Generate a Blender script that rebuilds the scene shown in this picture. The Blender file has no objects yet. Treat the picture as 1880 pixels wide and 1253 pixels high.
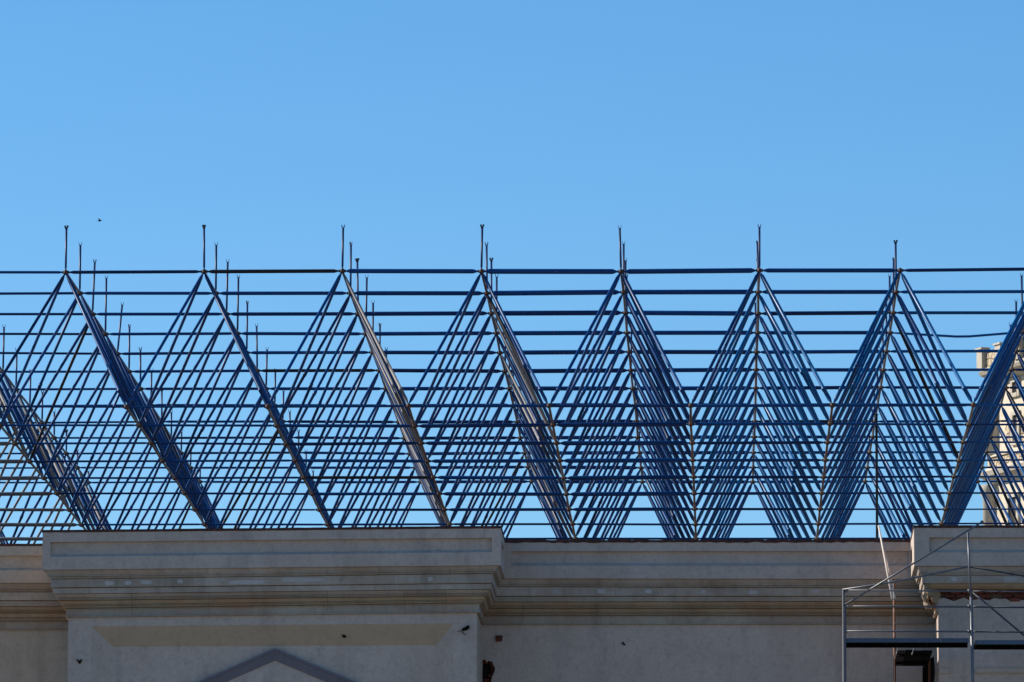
import bpy, bmesh, math, random
from mathutils import Vector, Matrix
from mathutils.geometry import tessellate_polygon
random.seed(7)
S = bpy.context.scene
COL = S.collection
R = math.radians

# ---------------------------------------------------------------- camera
F_PX = 11930.376
CAM = Vector((14.236, -138.119, 1.6))
YAW, PIT, ROL = -0.033142, 0.14799, 0.003106
_F = Vector((math.sin(YAW)*math.cos(PIT), math.cos(YAW)*math.cos(PIT), math.sin(PIT)))
_R = Vector((math.cos(YAW), -math.sin(YAW), 0))
_U = _R.cross(_F)
_R2 = math.cos(ROL)*_R + math.sin(ROL)*_U
_U2 = -math.sin(ROL)*_R + math.cos(ROL)*_U
cd = bpy.data.cameras.new('camera'); cam = bpy.data.objects.new('camera', cd); COL.objects.link(cam)
cd.sensor_width = 36; cd.lens = F_PX/1880*36; cd.clip_start = 1; cd.clip_end = 6000
cam.matrix_world = Matrix.Translation(CAM) @ Matrix((_R2, _U2, -_F)).transposed().to_4x4()
S.camera = cam

# ---------------------------------------------------------------- light
SUN_EL, SUN_AZ = 33.0, -75.0          # azimuth measured from +Y towards +X: left and a little behind the facade
EXPO = 0.57
w = bpy.data.worlds.new('World'); S.world = w; w.use_nodes = True
nt = w.node_tree; nt.nodes.clear()
sky = nt.nodes.new('ShaderNodeTexSky'); sky.sky_type = 'NISHITA'; sky.sun_disc = False
sky.sun_elevation = R(SUN_EL); sky.sun_rotation = R(SUN_AZ)
sky.altitude = 900; sky.air_density = 1.0; sky.dust_density = 0.15; sky.ozone_density = 4.0
hs = nt.nodes.new('ShaderNodeHueSaturation'); hs.inputs['Saturation'].default_value = 1.25; hs.inputs['Hue'].default_value = 0.4975
bg = nt.nodes.new('ShaderNodeBackground'); bg.inputs['Strength'].default_value = 0.10
wo = nt.nodes.new('ShaderNodeOutputWorld')
nt.links.new(sky.outputs[0], hs.inputs['Color']); nt.links.new(hs.outputs[0], bg.inputs[0]); nt.links.new(bg.outputs[0], wo.inputs[0])
sl = bpy.data.lights.new('sun', 'SUN'); sl.energy = 5.0; sl.angle = R(0.53); sl.color = (1.0, 0.92, 0.80)
sun = bpy.data.objects.new('sun', sl); COL.objects.link(sun)
sd = Vector((math.sin(R(SUN_AZ))*math.cos(R(SUN_EL)), math.cos(R(SUN_AZ))*math.cos(R(SUN_EL)), math.sin(R(SUN_EL))))
sun.rotation_euler = sd.to_track_quat('Z', 'Y').to_euler(); sun.location = (-60, 20, 60)
S.view_settings.view_transform = 'Standard'; S.view_settings.look = 'None'
S.view_settings.exposure = EXPO; S.view_settings.gamma = 1; S.view_settings.use_curve_mapping = False
S.cycles.max_bounces = 6

# ---------------------------------------------------------------- helpers
def at(px, py, Y):
    """world point on the plane y = Y seen at photograph pixel (px, py)"""
    d = _F*F_PX + _R2*(px-940) + _U2*(626.5-py)
    return CAM + d*((Y-CAM.y)/d.y)

class MB:
    def __init__(s): s.v = []; s.f = []; s.m = []
    def add(s, vs, fs, mi=0):
        b = len(s.v); s.v += [tuple(v) for v in vs]; s.f += [tuple(b+i for i in f) for f in fs]; s.m += [mi]*len(fs)
    def box(s, a, b, mi=0):
        x0, y0, z0 = a; x1, y1, z1 = b
        s.add([(x0,y0,z0),(x1,y0,z0),(x1,y1,z0),(x0,y1,z0),(x0,y0,z1),(x1,y0,z1),(x1,y1,z1),(x0,y1,z1)],
              [(0,3,2,1),(4,5,6,7),(0,1,5,4),(1,2,6,5),(2,3,7,6),(3,0,4,7)], mi)
    def obox(s, c, ax, ay, az, mi=0):
        vs = [c + ax*i + ay*j + az*k for k in (-1,1) for i, j in ((-1,-1),(1,-1),(1,1),(-1,1))]
        s.add(vs, [(0,3,2,1),(4,5,6,7),(0,1,5,4),(1,2,6,5),(2,3,7,6),(3,0,4,7)], mi)
    def rings(s, pts, radii, n=10, cap=True, mi=0):
        pts = [Vector(p) for p in pts]
        d = (pts[-1]-pts[0]).normalized()
        u = d.orthogonal().normalized() if abs(d.z) < .95 else Vector((1,0,0))
        if abs(d.z) < .95: u = (Vector((0,0,1)) - d*d.z).normalized()
        vv = d.cross(u)
        vs = []; fs = []
        for p, r in zip(pts, radii):
            for k in range(n):
                a = 2*math.pi*k/n; vs.append(p + u*(r*math.cos(a)) + vv*(r*math.sin(a)))
        for i in range(len(pts)-1):
            for k in range(n):
                k2 = (k+1) % n; fs.append((i*n+k, i*n+k2, (i+1)*n+k2, (i+1)*n+k))
        if cap:
            fs.append(tuple(reversed(range(n)))); fs.append(tuple((len(pts)-1)*n+k for k in range(n)))
        s.add(vs, fs, mi)
    def tube(s, a, b, r, n=8, mi=0): s.rings([a, b], [r, r], n, True, mi)
    def mesh(s, name, mats, smooth=False):
        me = bpy.data.meshes.new(name); me.from_pydata(s.v, [], s.f)
        for m in (mats if isinstance(mats, (list, tuple)) else [mats]): me.materials.append(m)
        for p, mi in zip(me.polygons, s.m):
            p.material_index = mi; p.use_smooth = smooth and len(p.vertices) == 4
        bm = bmesh.new(); bm.from_mesh(me); bmesh.ops.recalc_face_normals(bm, faces=bm.faces); bm.to_mesh(me); bm.free()
        me.update(); return me
    def build(s, name, mats, parent=None, smooth=False):
        return link(name, s.mesh(name, mats, smooth), parent)
def link(name, me, parent=None):
    o = bpy.data.objects.new(name, me); COL.objects.link(o)
    if parent is not None: o.parent = parent; o.matrix_parent_inverse = Matrix.Translation(-parent_loc(parent))
    return o
def parent_loc(p):
    l = Vector(p.location)
    while p.parent is not None:
        p = p.parent
    return l if p.type == 'EMPTY' else Vector((0,0,0))
def empty(name, loc=(0,0,0), **k):
    o = bpy.data.objects.new(name, None); COL.objects.link(o); o.location = loc; o.empty_display_size = .5
    tag(o, **k); return o
def tag(o, label=None, category=None, group=None, kind=None):
    if label: o['label'] = label
    if category: o['category'] = category
    if group: o['group'] = group
    if kind: o['kind'] = kind
    return o

# ---------------------------------------------------------------- materials
def newmat(name):
    m = bpy.data.materials.new(name); m.use_nodes = True
    t = m.node_tree; b = t.nodes['Principled BSDF']
    return m, t, b
def nd(t, typ, **k):
    n = t.nodes.new(typ)
    for a, v in k.items(): setattr(n, a, v)
    return n
def coords(t, scale=(1,1,1)):
    g = nd(t, 'ShaderNodeNewGeometry'); mp = nd(t, 'ShaderNodeMapping'); mp.inputs['Scale'].default_value = scale
    t.links.new(g.outputs['Position'], mp.inputs['Vector']); return mp.outputs[0]
def noise(t, vec, scale, detail=6, rough=.6):
    n = nd(t, 'ShaderNodeTexNoise'); n.inputs['Scale'].default_value = scale; n.inputs['Detail'].default_value = detail
    n.inputs['Roughness'].default_value = rough; t.links.new(vec, n.inputs['Vector']); return n.outputs['Fac']
def ramp(t, fac, stops):
    r = nd(t, 'ShaderNodeValToRGB'); e = r.color_ramp.elements
    while len(e) < len(stops): e.new(.5)
    for x, (p, c) in zip(e, stops):
        x.position = p; x.color = (c, c, c, 1) if not isinstance(c, tuple) else (*c, 1)
    t.links.new(fac, r.inputs[0]); return r.outputs[0]
def mix(t, fac, a, b, mode='MIX'):
    m = nd(t, 'ShaderNodeMix', data_type='RGBA', blend_type=mode)
    for s, v in ((m.inputs[0], fac), (m.inputs[6], a), (m.inputs[7], b)):
        if hasattr(v, 'links'): t.links.new(v, s)
        elif isinstance(v, tuple): s.default_value = (*v, 1)
        else: s.default_value = v
    return m.outputs[2]
def bump(t, b, h, strength, dist):
    n = nd(t, 'ShaderNodeBump'); n.inputs['Strength'].default_value = strength; n.inputs['Distance'].default_value = dist
    t.links.new(h, n.inputs['Height']); t.links.new(n.outputs[0], b.inputs['Normal'])

def paint(name, base, wear=(.20,.15,.12), amount=.62, rough=.42, vary=.25, spec=.5):
    m, t, b = newmat(name)
    v = coords(t); n1 = noise(t, v, 3.1, 8, .7); n2 = noise(t, v, 14, 5, .7)
    oi = nd(t, 'ShaderNodeObjectInfo')
    dark = tuple(c*(1-vary) for c in base); lite = tuple(c*(1+vary) for c in base)
    c = mix(t, oi.outputs['Random'], dark, lite)
    c = mix(t, ramp(t, n1, [(.35, 0.0), (.75, .45)]), c, tuple(x*.6 for x in base))
    c = mix(t, ramp(t, n2, [(amount, 0.0), (amount+.06, .85)]), c, wear)
    t.links.new(c, b.inputs['Base Color']); b.inputs['Roughness'].default_value = rough
    b.inputs['Specular IOR Level'].default_value = spec
    bump(t, b, n2, .25, .004)
    return m
M_blue = paint('blue_paint', (.001,.042,.158), wear=(.20,.14,.11), amount=.645, rough=.40, spec=.2)
M_blue2 = paint('blue_paint_fresh', (.0005,.070,.215), amount=.74, rough=.36, spec=.22)  # brighter teal blue, mostly on the right-hand columns
M_navy = paint('navy_paint', (.001,.024,.10), wear=(.20,.13,.10), amount=.64, rough=.42, spec=.2)
M_dark = paint('dark_primer', (.012,.012,.018), wear=(.07,.035,.025), amount=.62, spec=.2)
M_grey = paint('weathered_grey_primer', (.135,.128,.130), wear=(.10,.05,.035), amount=.56, rough=.6)
M_brown = paint('red_brown_primer', (.085,.042,.03), wear=(.05,.06,.12), amount=.58, rough=.6)
M_node = paint('rusted_steel', (.07,.028,.018), wear=(.03,.02,.02), amount=.55, rough=.7)
M_galv = paint('galvanised_steel', (.10,.105,.12), wear=(.05,.042,.04), amount=.58, rough=.4)
M_galvd = paint('dull_dark_steel', (.022,.032,.055), wear=(.02,.018,.018), amount=.6, rough=.6)  # galvanised steel with the shade on the right-hand tubes put into its colour
M_rustpost = paint('rusty_scaffold_steel', (.16,.06,.03), wear=(.28,.2,.16), amount=.6, rough=.7)
M_deck = paint('blue_grey_deck_steel', (.05,.085,.14), wear=(.16,.15,.14), amount=.6, rough=.55)
M_wood = paint('dark_wood', (.022,.012,.008), wear=(.012,.008,.006), amount=.55, rough=.8)
M_pale = paint('pale_bare_timber', (.62,.52,.44), wear=(.25,.18,.13), amount=.6, rough=.75)
M_black = paint('black_iron', (.006,.005,.005), wear=(.02,.01,.008), amount=.65, rough=.9, spec=.1)  # iron pegs and bird; also painted shade under the scaffold decks
M_coping = paint('bitumen_brick_edge', (.035,.014,.012), wear=(.10,.025,.016), amount=.5, rough=.85)

def masonry(name, base, stain, stain_amt=.5, dirt=(.12,.10,.075), streak=True, bscale=22, bstr=.35, vary=.10, rough=.9):
    m, t, b = newmat(name)
    v = coords(t)
    n1 = noise(t, v, .75, 7, .62); n2 = noise(t, v, 5.5, 8, .7); n3 = noise(t, v, bscale, 6, .75)
    oi = nd(t, 'ShaderNodeObjectInfo')
    c = mix(t, oi.outputs['Random'], tuple(x*(1-vary) for x in base), tuple(x*(1+vary) for x in base))
    c = mix(t, ramp(t, n1, [(.42, 0.0), (.66, stain_amt)]), c, stain)
    c = mix(t, ramp(t, n2, [(.52, 0.0), (.78, .55)]), c, dirt)
    c = mix(t, ramp(t, n2, [(.22, .35), (.42, 0.0)]), c, tuple(min(1,x*1.3) for x in base))
    if streak:
        vs = coords(t, (1.7,1.7,.30)); n4 = noise(t, vs, 1.0, 9, .72)
        c = mix(t, ramp(t, n4, [(.5, 0.0), (.78, .5)]), c, dirt)
    c = mix(t, ramp(t, n3, [(.30, .30), (.60, 0.0)]), c, dirt)
    t.links.new(c, b.inputs['Base Color']); b.inputs['Roughness'].default_value = rough
    b.inputs['Specular IOR Level'].default_value = .2
    bump(t, b, mix(t, .4, n3, n2), bstr, .02)
    return m
M_plaster = masonry('grey_beige_plaster', (.50,.405,.345), (.415,.33,.275), .75, (.21,.18,.16), bscale=14, bstr=.3, vary=.0)
M_plaster2 = masonry('beige_plaster', (.47,.385,.30), (.38,.30,.235), .75, (.21,.18,.14), bscale=14, bstr=.3, vary=.0)
M_stone_g = masonry('grey_cornice_stone', (.42,.36,.305), (.32,.24,.17), .75, (.11,.09,.075), vary=.13, bstr=.6)
M_stone_o = masonry('ochre_cornice_stone', (.37,.285,.19), (.36,.18,.09), .7, (.12,.095,.065), vary=.10, bstr=.6)
M_stone_d = masonry('buff_cornice_stone', (.37,.315,.25), (.33,.19,.135), .6, (.12,.095,.075), vary=.12, bstr=.6)
M_soffit = masonry('ochre_plaster', (.43,.35,.26), (.38,.31,.225), .5, (.24,.19,.14), vary=.02)  # plaster recoloured to carry the ground-lit tone of the sloped soffit
M_ped = masonry('slate_moulding_render', (.16,.15,.175), (.13,.12,.15), .5, (.10,.09,.11), vary=.02)  # darker grey-purple than the wall plaster
M_brick = masonry('old_red_brick', (.16,.045,.03), (.10,.03,.02), .5, (.05,.02,.015), streak=False, vary=.35, bscale=40)
M_mortar = masonry('crumbling_mortar', (.20,.13,.08), (.12,.06,.04), .6, (.06,.03,.02), streak=False, bscale=18, bstr=.8)
M_void = masonry('dark_room_wall', (.03,.026,.025), (.02,.018,.018), .5, (.012,.01,.01), streak=False)  # near-black colour painted in for the shade inside holes and tower windows
M_tower = masonry('cream_tower_plaster', (.62,.555,.44), (.52,.45,.34), .5, (.36,.28,.18), bscale=9, bstr=.4, vary=.0)
M_tower_s = masonry('tower_trim_stone', (.50,.46,.38), (.36,.31,.23), .6, (.22,.18,.13), vary=.06)
M_ground = masonry('dusty_ground', (.21,.185,.165), (.12,.11,.09), .6, (.08,.07,.06), streak=False, bscale=4)
def rubble():
    m, t, b = newmat('exposed_rubble_stone')
    v = coords(t); vo = nd(t, 'ShaderNodeTexVoronoi'); vo.inputs['Scale'].default_value = 5.5; t.links.new(v, vo.inputs['Vector'])
    vd = nd(t, 'ShaderNodeTexVoronoi', feature='DISTANCE_TO_EDGE'); vd.inputs['Scale'].default_value = 5.5; t.links.new(v, vd.inputs['Vector'])
    n = noise(t, v, 14, 6, .7)
    c = mix(t, ramp(t, n, [(.3, 0.0), (.7, 1.0)]), (.40,.30,.19), (.55,.46,.33))
    c = mix(t, ramp(t, vd.outputs[0], [(.0, .8), (.08, 0.0)]), c, (.16,.11,.07))
    t.links.new(c, b.inputs['Base Color']); b.inputs['Roughness'].default_value = .95
    bump(t, b, ramp(t, vd.outputs[0], [(.0, 0.0), (.15, 1.0)]), .8, .05)
    return m
M_rubble = rubble()

# ================================================================ setting
g = MB(); g.add([(-3000,-3000,0),(3000,-3000,0),(3000,3000,0),(-3000,3000,0)], [(0,1,2,3)])
tag(g.build('ground', M_ground), kind='structure')

# ================================================================ old building
YR, YB = -4.0, -6.4                      # wall plane of the recessed stretches and of the projecting bays
building = empty('old_building', (10, YR, 0), label='long grey plastered building with moulded cornice and projecting bays under the blue roof frame', category='building')
OV = .50
def zc(px, py, Y, out): return at(px, py, Y-out).z
outs = [OV, OV, OV-.0, OV, .34, .33, .30, .19, .08, .03]
# boundaries: top, recess top, sill bottom, parapet bottom, A bottom, joint, B bottom, C mid, C bottom, D bottom
bay_l = [977,995,1022,1045,1063,1078.5,1089,1101,1115,1134]
bay_r = [970,988,1015,1036,1050.5,1069,1081,1092.5,1106.5,1126]
rec_l = [1002.5,1021,1048.5,1071.5,1087,1103,1115,1126.5,1142,1157.5]
rec_m = [995,1012,1038,1064,1079,1096,1106,1118.5,1130,1147]
rec_r = [994.5,1011,1038,1061.5,1078,1094,1104,1117.5,1130,1146]
bayr  = [968.5,988,1016,1041,1058,1072,1080,1094,1107,1124]
def zs(pys, px, Y): return [zc(px, py, Y, o) for py, o in zip(pys, outs)]
xA = at(125, 1180, YB).x; xB = at(875.5, 1180, YB).x; xC = at(1723, 1160, YB).x
zL = zs(bay_l, 102, YB); zR = zs(bay_r, 904, YB); zRL = zs(rec_l, 30, YR); zRM = zs(rec_m, 945, YR); zRR = zs(rec_r, 1640, YR); zX = zs(bayr, 1700, YB)
print('z check', [round(a-b, 3) for a, b in zip(zL, zRL)], [round(a-b, 3) for a, b in zip(zR, zRM)], [round(a-b, 3) for a, b in zip(zX, zRR)])
avg = lambda a, b: [(x+y)/2 for x, y in zip(a, b)]
XL, XR = -16.0, 30.0
V = [Vector((XL, YR)), Vector((xA, YR)), Vector((xA, YB)), Vector((xB, YB)), Vector((xB, YR)), Vector((xC, YR)), Vector((xC, YB)), Vector((XR, YB))]
e1, e2, e3 = avg(zL, zRL), avg(zR, zRM), avg(zX, zRR)
VZ = [e1, e1, e1, e2, e2, e3, e3, e3]
#   convexity at each vertex: +1 outward corner, -1 inward corner
CV = [0, -1, 1, 1, -1, -1, 1, 0]
def run_frame(i):
    a, b = V[i], V[i+1]; d = (b-a).normalized(); n = Vector((d.y, -d.x)); return a, b, d, n, (b-a).length
def sweep(mb, i, s0, s1, prof, k0, k1, mi=0, back=-.06):
    """prof: list of (out, fraction) between boundary k0 (top) and k1 (bottom); s0/s1 along run i, None = mitred corner"""
    a, b, d, n, L = run_frame(i)
    P = [(back, 0)] + list(prof) + [(back, 1)]
    rows = []
    for end in (0, 1):
        r = []
        for o, f in P:
            if end == 0: s = -o*CV[i] if s0 is None else s0
            else: s = L + o*CV[i+1] if s1 is None else s1
            t = min(max(s/L, 0), 1)
            z0 = VZ[i][k0]*(1-t) + VZ[i+1][k0]*t; z1 = VZ[i][k1]*(1-t) + VZ[i+1][k1]*t
            p = a + d*s + n*o; r.append((p.x, p.y, z0 + (z1-z0)*f))
        rows.append(r)
    m = len(P)
    mb.add(rows[0]+rows[1], [(k, (k+1) % m, m+(k+1) % m, m+k) for k in range(m)] + [tuple(range(m)), tuple(m+k for k in reversed(range(m)))], mi)

PA = [(.50,.0),(.44,.10),(.43,.22),(.40,.50),(.385,.62),(.40,.63),(.40,.74),(.355,.76),(.37,.80),(.37,.90),(.34,.92),(.34,1)]
PB1 = [(.27,.0),(.27,.06),(.335,.07),(.335,.93),(.325,1)]
PB2 = [(.20,.0),(.20,.10),(.302,.11),(.295,.97),(.285,1)]
PC1 = [(.20,.0),(.20,.06),(.265,.07),(.255,.25),(.22,.60),(.20,.68),(.23,.69),(.23,.78),(.19,.80),(.215,.84),(.215,.93),(.18,.95),(.18,1)]
PC2 = [(.10,.0),(.10,.07),(.165,.08),(.15,.25),(.125,.55),(.10,.62),(.13,.64),(.13,.74),(.09,.76),(.115,.80),(.115,.92),(.085,.94),(.08,1)]
PD = [(.02,.0),(.02,.06),(.070,.07),(.070,.14),(.045,.17),(.045,.86),(.065,.88),(.065,.97),(.03,1)]
def course(i, prof, k0, k1, mat, joints, name='cornice_stone', jit=.004, grp=None):
    a, b, d, n, L = run_frame(i)
    cuts = [None] + [j for j in joints if .25 < j < L-.25] + [None]
    for c0, c1 in zip(cuts[:-1], cuts[1:]):
        mb = MB(); dj = random.uniform(-jit, jit)
        pr = [(o+dj, f) for o, f in prof] if (c0 is not None and c1 is not None) else prof
        sweep(mb, i, None if c0 is None else c0+.002, None if c1 is None else c1-.002, pr, k0, k1)
        mb.build(name, mat, building)
def joints_px(i, pxs, Y):
    a, b, d, n, L = run_frame(i); return [at(p, 1110, Y).x - a.x for p in pxs]
def steps(L, st, off):
    r = []; s = off
    while s < L: r.append(s + random.uniform(-.06, .06)); s += st
    return r
JCD = {0: [(r) for r in joints_px(0, [-1300,-1160,-1020,-880,-740,-600,-460,-330,-200,-70,72], YR)],
       1: [], 2: joints_px(2, [243, 384, 463, 602, 743, 820], YB), 3: [],
       4: joints_px(4, [960, 1096, 1166, 1234, 1300, 1371, 1497, 1560, 1640], YR), 5: [], 6: [1.2,2.6,4.0,5.5,7,8.5,10]}
JAB = {0: steps(14, 1.5, .8), 1: [], 2: joints_px(2, [190, 330, 512, 600, 697, 747, 828], YB), 3: [],
       4: joints_px(4, [1008, 1104, 1190, 1290, 1392, 1500, 1590], YR), 5: [], 6: [1.4,2.9,4.5,6,7.5,9,10.5]}
JB2 = {0: steps(14, 1.9, .6), 1: [], 2: joints_px(2, [165, 320, 505, 690, 838], YB), 3: [],
       4: joints_px(4, [1035, 1200, 1330, 1450, 1600], YR), 5: [], 6: []}
for i in range(7):
    course(i, PA, 3, 4, M_stone_g if i not in (0,) else M_stone_d, JAB[i])
    course(i, PB1, 4, 5, M_stone_g, [j+.3 for j in JAB[i]])
    if i == 6: continue
    course(i, PB2, 5, 6, M_stone_g if i in (2,3) else M_stone_d, JB2[i])
    course(i, PC1, 6, 7, M_stone_d if i == 2 else M_stone_o, JCD[i])
    course(i, PC2, 7, 8, M_stone_o, JCD[i])
    course(i, PD, 8, 9, M_stone_d, JCD[i])

# cement repair patches on the fascia stones
M_patch = masonry('pale_cement_patch', (.46,.42,.40), (.40,.36,.34), .5, (.28,.25,.23), streak=False)
for i, px, wd, fr in ((2,200,.20,.62),(2,235,.13,.55),(2,268,.24,.5),(2,330,.12,.45),(2,455,.75,.75),(2,555,.9,.42),(2,790,.10,.6),(4,1020,.14,.6),(4,1104,.18,.55),(4,1190,.15,.5),(4,1291,.10,.5),(4,1382,.2,.6),(4,1496,.16,.4),(6,1752,.14,.5),(6,1855,.3,.5)):
    a, b, d, n, L = run_frame(i); Yp = (YR if i == 4 else YB)-.34; x0 = at(px, 1075, Yp).x; t = (x0-a.x)/L
    z0 = VZ[i][4]*(1-t)+VZ[i+1][4]*t; z1 = VZ[i][5]*(1-t)+VZ[i+1][5]*t; zc_ = z0+(z1-z0)*(.2+.6*fr); hh = .045
    mb = MB(); N = 12; q = []
    for k in range(N):
        an = 2*math.pi*k/N; rr = random.uniform(.8, 1.1); q.append((x0+max(-1,min(1,1.3*math.cos(an)))*wd/2*rr, Yp-.003, zc_+max(-1,min(1,1.3*math.sin(an)))*hh*rr))
    mb.add(q+[(x, Yp+.03, z) for x, y, z in q], [tuple(range(N))]+[(k,(k+1)%N,N+(k+1)%N,N+k) for k in range(N)]); mb.build('cement_patch', M_patch, building)
# parapet: band with a long recessed panel on each straight run
def parapet(i, pan0, pan1, mat):
    a, b, d, n, L = run_frame(i)
    mb = MB()
    o = OV
    sL = -o*CV[i]; sR = L + o*CV[i+1]
    def pt(s, out, k, dz=0):
        t = min(max(s/L, 0), 1); z = VZ[i][k]*(1-t) + VZ[i+1][k]*t + dz; p = a + d*s + n*out; return (p.x, p.y, z)
    # frame (top band, bottom band, ends) then the recess
    q = [pt(sL,o,0), pt(pan0,o,0), pt(pan1,o,0), pt(sR,o,0),
         pt(sL,o,1), pt(pan0,o,1), pt(pan1,o,1), pt(sR,o,1),
         pt(sL,o,2), pt(pan0,o,2), pt(pan1,o,2), pt(sR,o,2),
         pt(sL,o,3), pt(pan0,o,3), pt(pan1,o,3), pt(sR,o,3)]
    rc = .09
    q += [pt(pan0+.01,o-rc,1), pt(pan1-.01,o-rc,1), pt(pan1-.01,o-rc,2,.06), pt(pan0+.01,o-rc,2,.06)]
    # back skin and top
    T = .42
    sLb = -(o-T)*CV[i]; sRb = L + (o-T)*CV[i+1]
    q += [pt(sLb,o-T,0), pt(sRb,o-T,0), pt(sRb,o-T,3), pt(sLb,o-T,3)]
    fs = [(0,4,5,1),(1,5,6,2),(2,6,7,3),(4,8,9,5),(6,10,11,7),(8,12,13,9),(9,13,14,10),(10,14,15,11),
          (5,16,17,6),(6,17,18,10),(10,18,19,9),(9,19,16,5),(16,19,18,17),
          (20,21,22,23),(0,1,2,3,21,20),(12,23,22,15,14,13),(0,20,23,12,8,4),(3,7,11,15,22,21)]
    mb.add(q, fs)
    return mb.build('parapet', mat, building)
p0 = at(92.4, 1005, YB-OV).x - V[2].x; p1 = at(903, 1005, YB-OV).x - V[2].x
r0 = at(938, 1030, YR-OV).x - V[4].x; r1 = at(1669, 1030, YR-OV).x - V[4].x
parapet(0, .3, run_frame(0)[4]-OV-.0+.0-.12 if False else run_frame(0)[4]-.2, M_plaster2)
parapet(2, p0, p1, M_plaster)
parapet(4, r0, r1, M_plaster)
parapet(6, at(1706, 1005, YB-OV).x - V[6].x, 12, M_plaster)
for i in (1, 3, 5):
    a, b, d, n, L = run_frame(i)
    parapet(i, .35 if i != 3 else -.1, L-.9 if i != 3 else L-1.0, M_plaster)

# thin dark broken edge along the parapet top
for i in range(7):
    a, b, d, n, L = run_frame(i)
    mb = MB(); N = max(2, int(L/.14)); top = []; bot = []; topb = []
    sL = -(OV+.012)*CV[i]; sR = L+(OV+.012)*CV[i+1]
    rough = .012 if i in (4, 3, 5) else .003
    vs = []
    for k in range(N+1):
        s = sL + (sR-sL)*k/N; t = min(max(s/L, 0), 1); z = VZ[i][0]*(1-t)+VZ[i+1][0]*t
        hi = z + .042 + random.uniform(-rough, rough); lo = z - .006 - random.uniform(0, rough*2.2)
        f = a + d*s + n*(OV+.012); back = a + d*min(max(s, -(OV-.3)*CV[i]), L+(OV-.3)*CV[i+1]) + n*(OV-.3)
        vs += [(f.x, f.y, lo), (f.x, f.y, hi), (back.x, back.y, hi), (back.x, back.y, z+.002)]
    fs = [(4*k+j, 4*k+(j+1) % 4, 4*k+4+(j+1) % 4, 4*k+4+j) for k in range(N) for j in range(4)] + [(0,1,2,3), tuple(4*N+j for j in (3,2,1,0))]
    mb.add(vs, fs); mb.build('coping', M_coping, building)

# walls below the cornice ------------------------------------------------
def wall_with_holes(name, outer, holes, Y, thick, mat, hole_depth=.35, mats=None, jamb=None):
    """outer/holes: lists of (x, z) in the plane y = Y; faces -Y"""
    mb = MB()
    loops = [[Vector((x, z, 0)) for x, z in outer]] + [[Vector((x, z, 0)) for x, z in h] for h in holes]
    tri = tessellate_polygon(loops); flat = [p for l in loops for p in l]
    mb.add([(p.x, Y, p.y) for p in flat], [tuple(t) for t in tri])
    k = len(outer)
    mb.add([(x, Y, z) for x, z in outer] + [(x, Y+thick, z) for x, z in outer], [(j, (j+1) % k, k+(j+1) % k, k+j) for j in range(k)])
    for h in holes:
        k = len(h); mb.add([(x, Y, z) for x, z in h] + [(x, Y+hole_depth, z) for x, z in h], [(j, (j+1) % k, k+(j+1) % k, k+j) for j in range(k)], 1 if jamb else 0)
    me = bpy.data.meshes.new(name); me.from_pydata(mb.v, [], mb.f); me.materials.append(mat)
    if jamb: me.materials.append(jamb)
    for p, mi in zip(me.polygons, mb.m): p.material_index = mi
    return link(name, me, building)
def xz(px, py, Y): p = at(px, py, Y); return (p.x, p.z)
ZT = 14.6     # wall bodies run up behind the cornice
def ztop(i, t): return VZ[i][0]*(1-t)+VZ[i+1][0]*t - .1
# projecting bay wall with splayed recessed panel
pl, pr, pt_ = at(168, 1147, YB), at(832, 1147, YB), at(500, 1147, YB)
ib = at(500, 1187, YB+.28)
outerrec = [(pl.x, 3.0), (pr.x, 3.0), (pr.x, at(832, 1145, YB).z), (pl.x, at(168, 1150, YB).z)]
tz0, tz1 = VZ[2][3], VZ[3][3]
wall_with_holes('wall', [(xA, 0), (xB, 0), (xB, tz1), (xA, tz0)], [outerrec], YB, .02, M_plaster, hole_depth=.0001)
il, ir = at(208, 1188, YB+.28), at(800, 1185, YB+.28)
inner = [(il.x, 3.5), (ir.x, 3.5), (ir.x, ir.z), (il.x, il.z)]
mb = MB()
o4 = [(x, YB+.0005, z) for x, z in outerrec]; i4 = [(x, YB+.28, z) for x, z in inner]
mb.add([o4[2], o4[3], i4[3], i4[2]], [(0,1,2,3)], 0); mb.build('panel_soffit', M_soffit, building)
mb = MB(); mb.add(o4+i4, [(0,1,5,4),(1,2,6,5),(3,0,4,7)]); mb.add(i4, [(0,1,2,3)]); mb.build('recessed_panel', M_plaster, building)
# pediment moulding in the panel: two raked bands meeting at the apex
YI = YB+.28
ax, az = xz(505, 1191, YI); lx, lz = xz(365, 1253, YI); rx, rz = xz(655, 1254, YI); bx_, bz = xz(507, 1213, YI)
th = (Vector((bx_-ax, bz-az))).length
def rake(x1, z1, x2, z2, ext, name):
    d = Vector((x2-x1, 0, z2-z1)).normalized(); e = Vector((x1,0,z1)) + d*ext
    drop = abs(az-bz)
    A0 = Vector((x1,YI,z1)); B0 = Vector((e.x,YI,e.z))
    mb = MB()
    P = [(0,0),(-.10,0),(-.10,-.22*drop),(-.075,-.25*drop),(-.03,-.9*drop),(-.02,-drop),(0,-drop)]
    vs = [A0+Vector((0,o,h)) for o, h in P] + [B0+Vector((0,o,h)) for o, h in P]; m = len(P)
    mb.add(vs, [(k,(k+1)%m,m+(k+1)%m,m+k) for k in range(m)] + [tuple(range(m)), tuple(m+k for k in range(m))])
    mb.build(name, M_ped, building)
rake(ax, az, lx, lz, 4.6, 'pediment_moulding'); rake(ax, az, rx, rz, 4.6, 'pediment_moulding')
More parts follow.
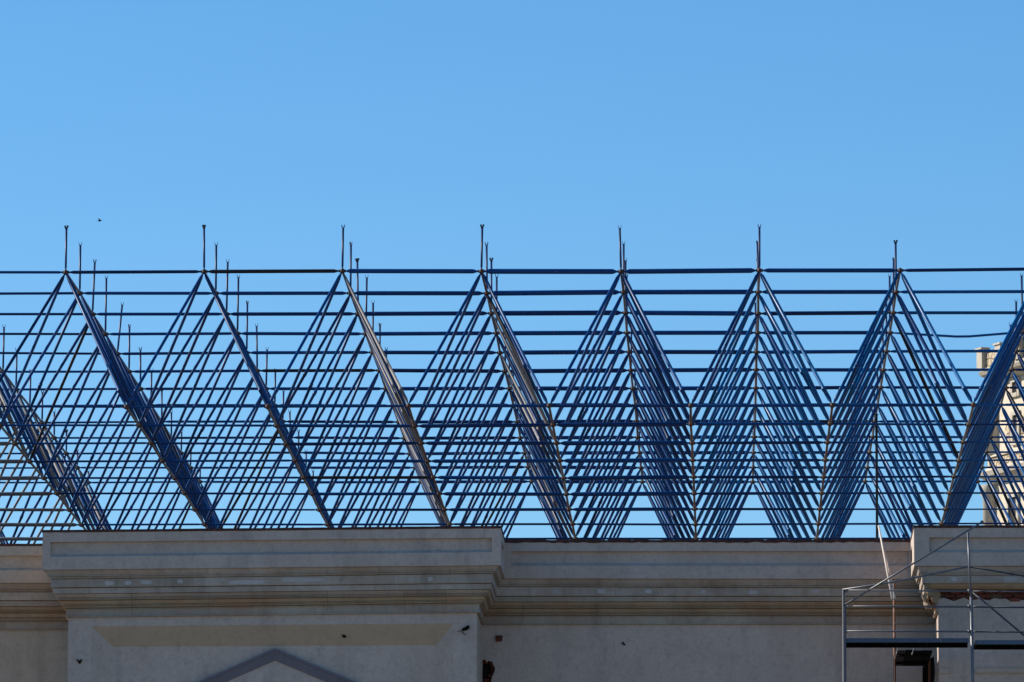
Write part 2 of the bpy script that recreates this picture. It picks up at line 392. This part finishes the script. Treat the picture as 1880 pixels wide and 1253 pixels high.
# side returns of the bays, recessed walls
def plainwall(pts, name='wall', mat=M_plaster):
    mb = MB(); mb.add(pts, [tuple(range(len(pts)))]); return mb.build(name, mat, building)
plainwall([(xA,YB,0),(xA,YR,0),(xA,YR,VZ[1][3]),(xA,YB,VZ[2][3])])
plainwall([(xB,YB,0),(xB,YR,0),(xB,YR,VZ[4][3]),(xB,YB,VZ[3][3])], mat=M_plaster2)
plainwall([(XL,YR,0),(xA,YR,0),(xA,YR,VZ[1][3]),(XL,YR,VZ[0][3])], mat=M_plaster2)
# recessed middle wall with the broken hole, the missing patch and the dark opening by the right bay
def blob(pts, Y, jit=.012, sub=3):
    q = []
    for k in range(len(pts)):
        (x0, y0), (x1, y1) = pts[k], pts[(k+1) % len(pts)]
        for j in range(sub):
            x, z = xz(x0+(x1-x0)*j/sub, y0+(y1-y0)*j/sub, Y); q.append((x+random.uniform(-jit, jit), z+random.uniform(-jit, jit)))
    return q
hole1 = blob([(885.5,1254),(885.5,1213),(890,1211),(894,1216),(899,1213),(904,1216),(909,1228),(907,1236),(903,1243),(902,1254)], YR, .008)
x_, z_ = xz(885.5, 1290, YR); hole1 = [p for p in hole1]; hole1 = [(p[0], p[1]) for p in hole1]
hole2 = blob([(910,1168),(923,1168.5),(921,1178),(911,1177.5)], YR, .004, 2)
hole3 = blob([(1712,1290),(1697,1290),(1694,1255),(1694,1225),(1700,1213),(1706,1209),(1714,1205),(1716,1215),(1716.5,1240)], YR, .01)
wall_with_holes('wall', [(xB, 0), (xC, 0), (xC, VZ[5][3]), (xB, VZ[4][3])], [hole1, hole2, hole3], YR, .02, M_plaster, hole_depth=.30, jamb=M_mortar)
# backs of the holes
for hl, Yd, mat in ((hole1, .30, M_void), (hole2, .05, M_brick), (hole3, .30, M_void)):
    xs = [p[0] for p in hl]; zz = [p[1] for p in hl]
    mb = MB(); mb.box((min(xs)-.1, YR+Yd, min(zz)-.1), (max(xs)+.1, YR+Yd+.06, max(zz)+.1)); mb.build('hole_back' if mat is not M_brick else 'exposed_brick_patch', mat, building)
bm_ = MB(); bm_.box((-.11,-.05,-.033), (.11,.05,.033)); brick_me = bm_.mesh('brick', M_brick)
def brick(px, py, Y, rot=0, sc=1):
    o = link('brick', brick_me, building); p = at(px, py, Y); o.location = p; o.rotation_euler = (0, rot, 0); o.scale = (sc, 1, 1); return o
for px, py, r_ in ((905,1222,.9),(906.5,1229,1.2),(905,1236,1.5),(903,1243,.4),(895,1250,.0),(890,1216,.1)): brick(px, py, YR+.14, r_, .7)
brick(916.5, 1170.5, YR+.012, .03, .6); brick(915.5, 1175.5, YR+.012, -.05, .5)

# right bay: plaster below a robbed-out cornice, brick core showing
zb0 = VZ[6][5]
wx0, wx1 = xC, XR
top = []
N = 110
zp = at(1800, 1100, YB).z
for k in range(N+1):
    x = wx0 + (wx1-wx0)*k/N; top.append((x, zp + .035*math.sin(k*1.7)*random.random() + random.uniform(-.03, .02)))
wall_with_holes('wall', [(wx1, 0), (wx0, 0)] + top, [], YB, .10, M_plaster)
plainwall([(xC,YB,0),(xC,YR,0),(xC,YR,zp),(xC,YB,zp)])
mb = MB(); mb.box((xC+.03, YB+.12, zp-.25), (XR, YB+.45, zb0-.002)); mb.build('brick_core', M_mortar, building)
for rw in range(4):
    z = at(1800, 1097.5, YB+.08).z - .05 + rw*.078
    x = xC + .10 + (.12 if rw % 2 else 0) + random.uniform(0, .05)
    while x < xC + 3.3:
        if random.random() > .08 + .1*(rw == 3):
            o = link('brick', brick_me, building); o.location = (x, YB+.07+random.uniform(-.035, .04), z+random.uniform(-.006, .006)); o.rotation_euler = (random.uniform(-.06,.06), random.uniform(-.03,.03), random.uniform(-.08,.08)); o.scale = (random.uniform(.8,1.02),1,random.uniform(.9,1.05))
        x += .235
# ledge under the surviving cornice and the broken return stones
mb = MB(); sweep(mb, 6, None, None, [(.26,0),(.24,.5),(.20,.8),(.17,1)], 5, 6); mb.build('cornice_stone', M_stone_o, building)
def chunk(px, py, Y, s, mat, seed):
    rnd = random.Random(seed); bm = bmesh.new(); bmesh.ops.create_icosphere(bm, subdivisions=2, radius=1)
    for v in bm.verts: v.co *= 1+rnd.uniform(-.22, .22); v.co = Vector((v.co.x*s[0], v.co.y*s[1], v.co.z*s[2]))
    me = bpy.data.meshes.new('broken_stone'); bm.to_mesh(me); bm.free(); me.materials.append(mat)
    o = link('broken_stone', me, building); o.location = at(px, py, Y); return o
chunk(1707, 1080, YB+.22, (.13,.20,.10), M_stone_o, 1); chunk(1700, 1094, YB+.35, (.10,.4,.13), M_stone_d, 2)
chunk(1704, 1107, YB+.6, (.09,.4,.12), M_stone_d, 3); chunk(1714, 1101, YB+.12, (.06,.16,.10), M_brick, 4); chunk(1718, 1110, YB+.08, (.05,.12,.12), M_brick, 5)
# lower band of the right bay
mb = MB(); z0 = at(1800, 1228, YB).z; mb.box((xC+.02, YB-.035, z0-.10), (at(1745,1228,YB).x, YB+.02, z0)); mb.build('string_course', M_plaster, building)
mb = MB(); mb.box((at(1790,1228,YB).x, YB-.045, z0-.09), (XR, YB+.02, z0+.004)); mb.build('string_course', M_plaster2, building)
# inner leaf, end and rear walls so that the place is closed
zt = 15.2
for a, b in (((XL,YR+.35,0),(XR,YR+.6,0)), ((XL,38.2,0),(XR,38.8,0)), ((XL,YR+.6,0),(XL+.5,38.2,0)), ((XR-.5,YR+.6,0),(XR,38.2,0))):
    mb = MB(); hz = min(e1[3], e2[3], e3[3]); mb.box(a, (b[0], b[1], hz)); mb.build('wall', M_plaster2, building)
# small black iron pegs left in the plaster
def peg(pts, Y, lines=()):
    mb = MB()
    for px, py, r in pts:
        c = at(px, py, Y); mb.rings([c+Vector((0,.03,0)), c+Vector((0,-.03,0)), c+Vector((0,-.05,0))], [r, r, r*.5], 8)
    for (x0, y0), (x1, y1), r in lines: mb.tube(at(x0, y0, Y-.03), at(x1, y1, Y-.04), r, 6)
    mb.build('iron_peg', M_black, building)
peg([(142,1212.5,.018),(149.5,1212.5,.018),(146.5,1216.5,.03),(145,1214.5,.02)], YB, [((142,1212.5),(146,1216),.012),((149.5,1212.5),(147,1216),.012)])
peg([(859,1152.5,.035),(851,1156,.03),(855.5,1155,.035)], YB, [((861,1150),(850,1157),.028),((850,1157),(841,1160.5),.006),((849,1157),(849.5,1163),.009),((849.5,1163),(854,1165.5),.007),((854,1165.5),(856,1163),.005)])
peg([(631,1168.5,.03),(633.5,1169.5,.022)], YB+.15, [((627,1165),(631,1168.5),.007)])
peg([(1143.5,1181,.022),(1146,1183.8,.022)], YR)

# ================================================================ space frame
frame = empty('roof_space_frame', (9, 18, 23.72), label='blue tubular steel roof space frame of pyramids spanning above the parapet', category='roof frame')
ZTOP, HB, SP = 23.7248, 3.1393, 3.0
NR = 13
jx = {}
def top_n(i, j):
    if ('t', i, j) not in jx:
        dx = {0: .018, 1: .008+.013*min(j, 6), 5: -.02, 7: .03}.get(i, 0)
        jx['t', i, j] = Vector((i*SP + dx + random.gauss(0, .006), j*SP + random.gauss(0, .01), ZTOP + random.gauss(0, .008)))
    return jx['t', i, j]
def bot_n(i, j):
    if ('b', i, j) not in jx:
        dx = -.02 if i == -1 else 0
        jx['b', i, j] = Vector(((i+.5)*SP + dx + random.gauss(0, .006), (j-.5)*SP + random.gauss(0, .01), ZTOP-HB + random.gauss(0, .008)))
    return jx['b', i, j]
memcache = {}
def member_mesh(L, r, mat, sleeve, name):
    key = (round(L, 2), r, mat.name, sleeve)
    if key not in memcache:
        mb = MB(); cone = .13 if r > .03 else .09; e = .05; h = L/2
        zs_ = [-h+e, -h+e+.03, -h+e+cone, h-e-cone, h-e-.03, h-e]; rr = [.014, .017, r, r, .017, .014]
        if sleeve == 1:   # a thicker welded collar a short way up from the lower end
            s = -h+.42; zs_[3:3] = [s, s+.001, s+.07, s+.071]; rr[3:3] = [r*1.12, r*1.30, r*1.30, r]; rr[2] = r*1.12
        if sleeve == 2:   # a splice a third of the way along
            s = -h*.25; zs_[3:3] = [s, s+.001, s+.10, s+.101]; rr[3:3] = [r, r*1.22, r*1.22, r*.94]; rr[-3] = r*.94
        mb.rings([(0,0,z) for z in zs_], rr, 10)
        memcache[key] = mb.mesh(name, mat, smooth=True)
        for p in memcache[key].polygons: p.use_smooth = True
    return memcache[key], key
def place(name, a, b, r, mat, sleeve=0):
    d = b-a; L = d.length; me, key = member_mesh(L, r, mat, sleeve, name)
    o = bpy.data.objects.new(name, me); COL.objects.link(o); o.parent = frame
    o.location = (a+b)/2 - frame.location; o.rotation_mode = 'QUATERNION'; o.rotation_quaternion = d.to_track_quat('Z', 'Y')
    o.scale = (1, 1, L/key[0]); return o
stuff = {}
def place_stuff(name, a, b, r, mat, sleeve=0):
    d = b-a; L = d.length; me, key = member_mesh(L, r, mat, sleeve, name)
    M = Matrix.Translation((a+b)/2) @ d.to_track_quat('Z', 'Y').to_matrix().to_4x4() @ Matrix.Diagonal((1,1,L/key[0],1))
    mb, mats = stuff.setdefault(name, (MB(), []))
    if mat not in mats: mats.append(mat)
    mb.add([M @ v.co for v in me.vertices], [tuple(p.vertices) for p in me.polygons], mats.index(mat))

I0, I1 = -3, 10
TD = {-3:.05,-2:.05,-1:.053,0:.064,1:.074,2:.088,3:.102,4:.098,5:.084,6:.066,7:.056,8:.05,9:.05}
BD = {-3:.07,-2:.085,-1:.045,0:.048,1:.068,2:.080,3:.094,4:.066,5:.048,6:.040,7:.040,8:.04,9:.04}
def blue(i, j, kind):
    q = random.random()
    if kind == 'd':
        if i <= -2: return M_grey if q < .75 else M_blue
        if i == -1: return M_grey if q < .45 else M_blue
        if q < .045: return M_dark
        if i >= 5: return M_blue2 if q < .75 else M_blue
        return M_navy if q < .22 else M_blue
    if q < .02: return M_dark
    return M_navy if q < .3 else (M_blue2 if i >= 6 else M_blue)
top_ch, bot_ch, diag = [], [], []
for j in range(NR):
    for i in range(I0, I1):
        if (i, j) == (6, 3): continue
        f = 1.0 if j < 3 else (.94 if j < 8 else .86)
        top_ch.append((j, abs(i-3), top_n(i,j), top_n(i+1,j), TD[i]*.56*f, blue(i,j,'c')))
for j in range(NR-1):
    for i in range(I0, I1+1):
        top_ch.append((j, abs(i-3), top_n(i,j), top_n(i,j+1), .028, M_grey if (i < 2 or i > 5 or random.random() < .4) else M_brown))
for j in range(NR+1):
    for i in range(I0, I1):
        if i < I1-1:
            d = BD[i]
            if j == 0: d = {1:.05,2:.062,3:.062,4:.062,5:.062}.get(i, .04)
            elif j in (6,): d *= .85
            elif j >= 7: d = min(d, .05) if i > -2 else d
            m = blue(i,j,'c')
            if i <= -2: m = M_grey
            bot_ch.append((j, abs(i-3), bot_n(i,j), bot_n(i+1,j), round(d*.54, 4), m))
        if j < NR: bot_ch.append((j, abs(i-3), bot_n(i,j), bot_n(i,j+1), .028, M_brown if 2 <= i <= 5 and random.random() < .85 else M_grey))
for j in range(NR):
    for i in range(I0, I1+1):
        for di in (-1, 0):
            if i+di < I0 or i+di > I1-1: continue
            for dj in (0, 1):
                t_, b_ = top_n(i,j), bot_n(i+di, j+dj)
                r = (.035 if i >= 4 else .033) if di == -1 else (.041 if i >= 4 else .034)
                sl = 1 if (j == 0 and dj == 0) else (2 if random.random() < .30 else 0)
                e_ = Vector((random.gauss(0,.010), random.gauss(0,.010), random.gauss(0,.006)))
                diag.append((j, abs(i-3), b_+e_, t_-e_*.7, r, M_grey if di == 0 and random.random() < {2: .5, 3: .25, 4: .15}.get(i, 0) else blue(i, j, 'd'), sl))
for lst, nm in ((top_ch, 'top_chord'), (bot_ch, 'bottom_chord'), (diag, 'diagonal_strut')):
    lst.sort(key=lambda q: (max(0, q[1]-5)*4 + q[0]))
    for k, q in enumerate(lst):
        (place if k < 295 else place_stuff)(nm, q[2], q[3], q[4], q[5], q[6] if len(q) > 6 else 0)
for nm, (mb, mats) in stuff.items():
    o = mb.build(nm, mats, frame); tag(o, kind='stuff')
    for p in o.data.polygons: p.use_smooth = True
# the one chord that has sagged
a, b = top_n(6,3), top_n(7,3); mb = MB(); P = []; rr = []
for k in range(11):
    t = k/10; sag = .105*(1-abs(t-.55)/.55 if t < .55 else 1-(t-.55)/.45); P.append(a.lerp(b, t) - Vector((0,0,sag))); rr.append(.028)
rr[0] = rr[-1] = .014
mb.rings(P, rr, 10); o = mb.build('top_chord', M_blue2, frame, True); o['label'] = 'sagging bent blue chord'
# nodes
def node_mesh():
    mb = MB(); mb.rings([(0,0,-.055),(0,0,-.04),(0,0,-.015),(0,0,.015),(0,0,.04),(0,0,.055)], [.02,.042,.055,.055,.042,.02], 10)
    mb.box((-.012,-.075,-.03), (.012,.075,.03)); mb.box((-.075,-.012,-.03), (.075,.012,.03)); return mb.mesh('node_joint', M_node)
nme = node_mesh(); rest = MB(); cnt = 0
nodes = [(j, top_n(i,j)) for j in range(NR) for i in range(I0, I1+1)] + [(j, bot_n(i,j)) for j in range(NR+1) for i in range(I0, I1)]
nodes.sort(key=lambda q: q[0])
for k, (j, p) in enumerate(nodes):
    if k < 290:
        o = bpy.data.objects.new('node_joint', nme); COL.objects.link(o); o.parent = frame; o.location = p - frame.location
    else: rest.add([v.co + p for v in nme.vertices], [tuple(f.vertices) for f in nme.polygons])
tag(rest.build('node_joint', M_node, frame), kind='stuff')
# roof posts with forked heads, taller towards the ridge
PH = [.94,1.07,1.18,1.30,1.16,1.07,.955,.85,.77,.66,.55,.43,.30]
def fork_mesh(boxy):
    mb = MB(); mb.box((-.038,-.02,.0), (.038,.02,.012))
    s = .008
    mb.add([(-.038,-.02,.012),(-.024,-.02,.012),(-.040,-.02,.085),(-.052,-.02,.085),(-.038,.02,.012),(-.024,.02,.012),(-.040,.02,.085),(-.052,.02,.085)], [(0,1,2,3),(7,6,5,4),(0,4,5,1),(1,5,6,2),(2,6,7,3),(3,7,4,0)])
    mb.add([(x*-1, y, z) for x, y, z in mb.v[-8:]], [(3,2,1,0),(4,5,6,7),(1,5,4,0),(2,6,5,1),(3,7,6,2),(0,4,7,3)])
    if boxy: mb.box((-.062,-.03,.052), (-.012,.03,.10)); mb.box((.010,-.03,.060), (.062,.03,.105)); mb.box((-.03,-.025,.018), (.03,.025,.055))
    return mb.mesh('fork_head', M_dark if boxy else M_navy)
fk = [fork_mesh(False), fork_mesh(True)]
pm = {}
missing = {(6,0), (5,3), (4,4), (3,4), (5,5), (4,6)}
for j in range(NR):
    h = PH[j]; mb = MB(); mb.rings([(0,0,.04),(0,0,.055),(0,0,.11),(0,0,h)], [.012,.012,.0235,.0235], 8); pm[j] = mb.mesh('roof_post', M_navy, True)
    for i in range(I0, I1+1):
        if (i, j) in missing: continue
        o = bpy.data.objects.new('roof_post', pm[j]); COL.objects.link(o); o.parent = frame; o.location = top_n(i,j) - frame.location
        tilt = random.gauss(0, .012)
        if (i, j) == (0,4): tilt = .085
        if (i, j) == (4,0): tilt = -.03
        o.rotation_euler = (0, tilt, 0)
        f = bpy.data.objects.new('fork_head', fk[1 if (i,j) in {(0,0),(1,0),(3,0),(2,2),(3,2),(6,1),(0,8),(-1,10)} else 0]); COL.objects.link(f); f.parent = o
        f.scale = (.72,.72,.8); f.location = (0, 0, h); f.rotation_euler = (0, 0, random.choice((0, 0, .3, -.4, 1.0)))
# bearing columns standing on the rear wall
for i in range(I0, I1, 3):
    p = bot_n(i, NR); mb = MB(); mb.box((p.x-.12, 38.3, min(e1[4], e2[4], e3[4])), (p.x+.12, 38.7, p.z-.05)); mb.box((p.x-.12, p.y-.1, p.z-.09), (p.x+.12, 38.7, p.z-.05)); mb.build('bearing_post', M_grey, frame)

# slender mast that stands behind the parapet
m0 = at(1611, 990, 8.0); m1 = at(1609, 762, 8.0)
mb = MB(); mb.tube((m0.x, 8.0, 0), (m1.x, 8.0, m1.z), .030, 8); mb.box((m1.x-.05, 7.95, m1.z), (m1.x+.05, 8.05, m1.z+.012))
tag(mb.build('steel_mast', M_dark), 'thin dark vertical steel mast rising behind the low parapet left of the scaffold', 'mast')

# ================================================================ tower
def octo(R_, rot=0): return [(R_*math.sin(R(45*k+rot)), -R_*math.cos(R(45*k+rot))) for k in range(8)]
YT = 52.0
tc = at(1823, 900, YT); PXM = (YT-CAM.y)/F_PX
RS = 4.15
cx = tc.x + RS*.985; cy = YT
def zt_(py, Y=YT-1.8, px=1850): return at(px, py, Y).z
tower = empty('church_tower', (cx, cy, 0), label='cream stone tower with balustraded gallery rising behind the right end of the roof frame', category='tower')
ROT = 4
def prism(name, R0, R1, z0, z1, mat, extra=None):
    a = octo(R0, ROT); b = octo(R1, ROT); mb = MB()
    mb.add([(cx+x, cy+y, z0) for x, y in a] + [(cx+x, cy+y, z1) for x, y in b], [(k,(k+1)%8,8+(k+1)%8,8+k) for k in range(8)] + [tuple(range(8)), tuple(range(8,16))])
    return mb.build(name, mat, tower)
zA, zB_, zC, zD, zE = zt_(880), zt_(838), zt_(690), zt_(668), zt_(640)
prism('lower_shaft', RS, RS, 0, zA, M_tower)
prism('cornice', RS+.02, RS+.30, zA+.0, zA+.22, M_tower_s); prism('cornice', RS+.36, RS+.42, zA+.223, zA+.36, M_tower_s)
prism('cornice', RS+.25, RS+.15, zA+.363, zA+.50, M_tower_s); prism('cornice', RS+.12, RS+.10, zA+.503, zA+.80, M_rubble)
prism('cornice', RS+.16, RS+.02, zA+.803, zA+.90, M_tower_s)
RU = RS-.12
prism('upper_shaft', RU, RU, zA+.903, zC, M_tower)
prism('gallery_cornice', RU+.02, RU+.36, zC+.003, zC+.20, M_tower_s); prism('gallery_cornice', RU+.44, RU+.50, zC+.203, zC+.30, M_tower_s)
prism('gallery_cornice', RU+.42, RU+.42, zC+.303, zC+.40, M_tower_s)
prism('gallery_parapet', RU+.34, RU+.34, zC+.403, zC+.92, M_rubble)
prism('top_drum', RU-1.1, RU-1.1, zC+.923, zC+2.6, M_rubble)
# dome cap over the gallery corner
mb = MB(); pts = []; rr = []
for k in range(9):
    a = k/8*math.pi/2; pts.append((0,0,.75*math.sin(a))); rr.append(max(.02, .72*math.cos(a)))
mb.rings(pts, rr, 20); o = mb.build('dome_cap', M_tower_s, tower, True); dp = at(1888, 655, YT-1.2)
for v in o.data.vertices: v.co += Vector((dp.x, dp.y, zC+.9))
# corner columns, pilasters, windows
for k in range(8):
    x, y = octo(RS+.02, ROT)[k]
    mb = MB(); mb.rings([(cx+x,cy+y,zA-12),(cx+x,cy+y,zA-.35),(cx+x,cy+y,zA-.30),(cx+x,cy+y,zA-.12),(cx+x,cy+y,zA-.01)], [.24,.24,.31,.27,.36], 14); mb.build('corner_column', M_tower_s, tower, True)
    x, y = octo(RU+.02, ROT)[k]
    mb = MB(); mb.rings([(cx+x,cy+y,zA+.91),(cx+x,cy+y,zC-.2),(cx+x,cy+y,zC-.01)], [.2,.2,.3], 14); mb.build('corner_column', M_tower_s, tower, True)
    a = octo(RU+.36, ROT); p, q = Vector(a[k]), Vector(a[(k+1) % 8])
    for t in (0, .33, .67):
        c = p.lerp(q, t); mb = MB(); dd = (q-p).normalized(); nn = Vector((dd.y, -dd.x))
        C = Vector((cx+c.x, cy+c.y, zC+.69)); D3 = Vector((dd.x, dd.y, 0)); N3 = Vector((nn.x, nn.y, 0))
        mb.obox(C, D3*.16, N3*.11, Vector((0,0,.285))); mb.obox(C+Vector((0,0,.315)), D3*.20, N3*.15, Vector((0,0,.028)))
        mb.build('parapet_pier', M_tower_s, tower)
    # windows on each face: flat panel painted dark as the shaded opening, with stone surround
    for zc_, hh, ww, RR in ((zA-1.05, .55, .24, RS), (zA+1.55, .38, .13, RU), (zA+2.75, .16, .14, RU)):
        a = octo(RR, ROT); p, q = Vector(a[k]), Vector(a[(k+1) % 8]); dd = (q-p).normalized(); nn = Vector((dd.y, -dd.x))
        c = p.lerp(q, .42); C = Vector((cx+c.x, cy+c.y, zc_)); D3 = Vector((dd.x,dd.y,0)); N3 = Vector((nn.x,nn.y,0))
        mb = MB()
        for sx in (-1, 1): mb.obox(C+D3*(sx*(ww+.06)), D3*.06, N3*.07, Vector((0,0,hh+.12)))
        mb.obox(C+Vector((0,0,hh+.06)), D3*ww, N3*.075, Vector((0,0,.06))); mb.obox(C-Vector((0,0,hh+.06)), D3*ww, N3*.08, Vector((0,0,.06)))
        fr = mb.build('window', M_tower_s, tower)
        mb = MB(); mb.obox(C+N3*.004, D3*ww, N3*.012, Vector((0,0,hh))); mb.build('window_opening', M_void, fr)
# raised areas of exposed rubble where plaster has fallen
rr_ = random.Random(4)
for k, RR, zz0, zz1 in ((6, RU, zA+.95, zA+2.0), (7, RU, zA+.95, zA+2.3), (7, RU, zC-.9, zC-.3), (6, RS, zA-2.2, zA-1.5)):
    a = octo(RR, ROT); p, q = Vector(a[k]), Vector(a[(k+1) % 8]); dd = (q-p).normalized(); nn = Vector((dd.y, -dd.x))
    poly = []
    for s in range(20):
        an = 2*math.pi*s/20; u = .55+.36*math.cos(an)*rr_.uniform(.75, 1.1); v = (zz0+zz1)/2 + (zz1-zz0)/2*math.sin(an)*rr_.uniform(.7, 1.1)
        c = p.lerp(q, u); poly.append((cx+c.x+nn.x*.014, cy+c.y+nn.y*.014, v))
    mb = MB(); back = [(x-nn.x*.02, y-nn.y*.02, z) for x, y, z in poly]
    mb.add(poly+back, [tuple(range(20))] + [(s,(s+1)%20,20+(s+1)%20,20+s) for s in range(20)]); mb.build('rubble_patch', M_rubble, tower)

# ================================================================ scaffolds
def W(px, py, Y): return at(px, py, Y)
YF = -8.6
def coupler(mb, p, r=.027): mb.rings([p-Vector((0,0,.035)), p+Vector((0,0,.035))], [r, r], 8)
def scaffold():
    base = W(1548, 1240, YF)
    s = empty('scaffold', (base.x, YF, 0), label='grey tube scaffold with blue-grey deck standing before the right end of the wall', category='scaffold')
    def tb(name, pts, r, mat=M_galv, n=10, extra=None):
        mb = MB(); mb.rings(pts, [r]*len(pts), n)
        for e in (extra or []): coupler(mb, e)
        return mb.build(name, mat, s, True)
    def up(px, y0, Y, r, mat, lean=0):
        t = W(px, y0, Y); return tb('standard', [Vector((t.x+lean, Y, 0)), t], r, mat, 12, None)
    up(1548.5, 1080, YF, .0245, M_galv); up(1551.5, 1112, YF-.001, .020, M_galvd)
    tb('standard', [W(1782.5, 1098, YF), W(1777, 978, YF)], .021)
    t = W(1783, 1096, YF); tb('standard', [Vector((W(1787,1253,YF).x, YF, 0)), Vector((W(1786,1253,YF).x, YF, W(1786,1253,YF).z)), t], .031)
    up(1641.5, 1072, -5.5, .026, M_rustpost); up(1706, 1196, -5.2, .024, M_rustpost)
    for y, r in ((1085, .016), (1113.5, .020), (1159, .017)):
        tb('guard_rail', [W(1549, y-(0 if y > 1100 else 1), YF), W(1786, y+1, YF)], r, M_galv, 8, [W(1553, y, YF), W(1779, y+.5, YF)])
        tb('guard_rail', [W(1786, y+1, YF+.05), W(2000, y+3, YF+.05)], r, M_galvd, 8)
    tb('brace', [W(1552, 1110, YF-.06), W(1803, 959, YF-.06)], .019)
    mb = MB(); c = W(1803, 959, YF-.06); mb.rings([c+Vector((0,.012,0)), c-Vector((0,.012,0))], [.036,.036], 12); mb.build('brace_eye', M_galv, s)
    tb('brace', [W(1548, 1083, YF-.03), W(1640, 1069, YF-.03), W(1777, 1041, YF-.03)], .019)
    tb('brace', [W(1779, 1041, YF+.02), W(1820, 1047.5, YF+.02), W(1900, 1062, YF+.02)], .016, M_galvd)
    tb('brace', [W(1786, 1088, YF+.08), W(1885, 1171, YF+.08)], .019, M_galvd)
    def deck(x0, x1, y0, d=.82, name='deck_plank', mat=M_deck):
        a = W(x0, y0, YF+.04); b = W(x1, y0, YF+.04); h = .085
        mb = MB(); mb.box((a.x, YF+.04, a.z-h), (b.x, YF+.08, a.z)); mb.box((a.x, YF+d-.04, a.z-h-.03), (b.x, YF+d, a.z-.03), 1)
        mb.box((a.x+.003, YF+.08, a.z-.035), (b.x-.003, YF+d-.04, a.z-.006), 1)
        for k in (0, .33, .66, 1):
            xx = a.x+.01+(b.x-a.x-.06)*k; mb.box((xx, YF+.082, a.z-h+.01), (xx+.04, YF+d-.042, a.z-.037), 1)
        mb.build(name, [mat, M_black], s)  # underside faces painted black for the shade beneath the deck
    deck(1553, 1779, 1172); deck(1790, 2010, 1175.5)
    # lower inner timber platform towards the wall, blackened to stand in for underside shade
    a = W(1645, 1196, -7.0); b = W(1710, 1196, -7.0)
    for k in range(4):
        mb = MB(); x0 = a.x + (b.x-a.x)*k/4; mb.box((x0+.01, -7.2+random.uniform(-.1,.1), a.z-.045), (x0+(b.x-a.x)/4+.008, -4.4, a.z)); mb.build('timber_board', M_black if k else M_wood, s)
    for yy in (-6.9, -5.3):
        mb = MB(); mb.tube((a.x, yy, a.z-.075), (b.x-.03, yy, a.z-.075), .028); mb.build('transom', M_black, s, True)
    for px in (1648, 1677): tb('brace', [W(px-3, 1203, -7.6), W(px+1, 1191, -7.4)], .011)
    return s
scaffold()
# two pale poles leaning over the parapet
for px0, px1, lb in ((1613, 1636, 'left one of two pale timber poles leaning over the parapet beside the scaffold'), (1616.5, 1640.5, 'right one of two pale timber poles leaning over the parapet beside the scaffold')):
    a = W(px0, 966 if px0 < 1615 else 985, -4.75); b = W(px1, 1088, -6.6); d = (b-a).normalized()
    mb = MB(); mb.rings([a, a.lerp(b, .5)+Vector((.004,0,0)), b + d*.25], [.019, .023, .024], 8)
    tag(mb.build('leaning_pole', M_pale, None, True), lb, 'pole', 'pale poles leaning over the parapet')
# a scrap of rag tied to the pole head
# ================================================================ bird
bp = at(183, 406, 20)
bird = empty('bird', bp, label='tiny dark bird high in the sky at the left', category='bird')
mb = MB(); mb.rings([bp+Vector((-.06,0,.01)), bp+Vector((-.02,0,0)), bp+Vector((.015,0,0)), bp+Vector((.04,0,.01)), bp+Vector((.055,0,.015))], [.004,.013,.016,.011,.002], 8); mb.build('body', M_black, bird, True)
for sg in (-1, 1):
    mb = MB(); mb.add([bp+Vector((-.015,0,.005)), bp+Vector((.025,0,.005)), bp+Vector((.005+.01*sg,.10*sg,.05)), bp+Vector((-.025,.09*sg,.045)),
                       bp+Vector((-.015,0,.002)), bp+Vector((.025,0,.002)), bp+Vector((.005+.01*sg,.10*sg,.046)), bp+Vector((-.025,.09*sg,.041))],
                      [(0,1,2,3),(7,6,5,4),(0,4,5,1),(1,5,6,2),(2,6,7,3),(3,7,4,0)]); mb.build('wing', M_black, bird)
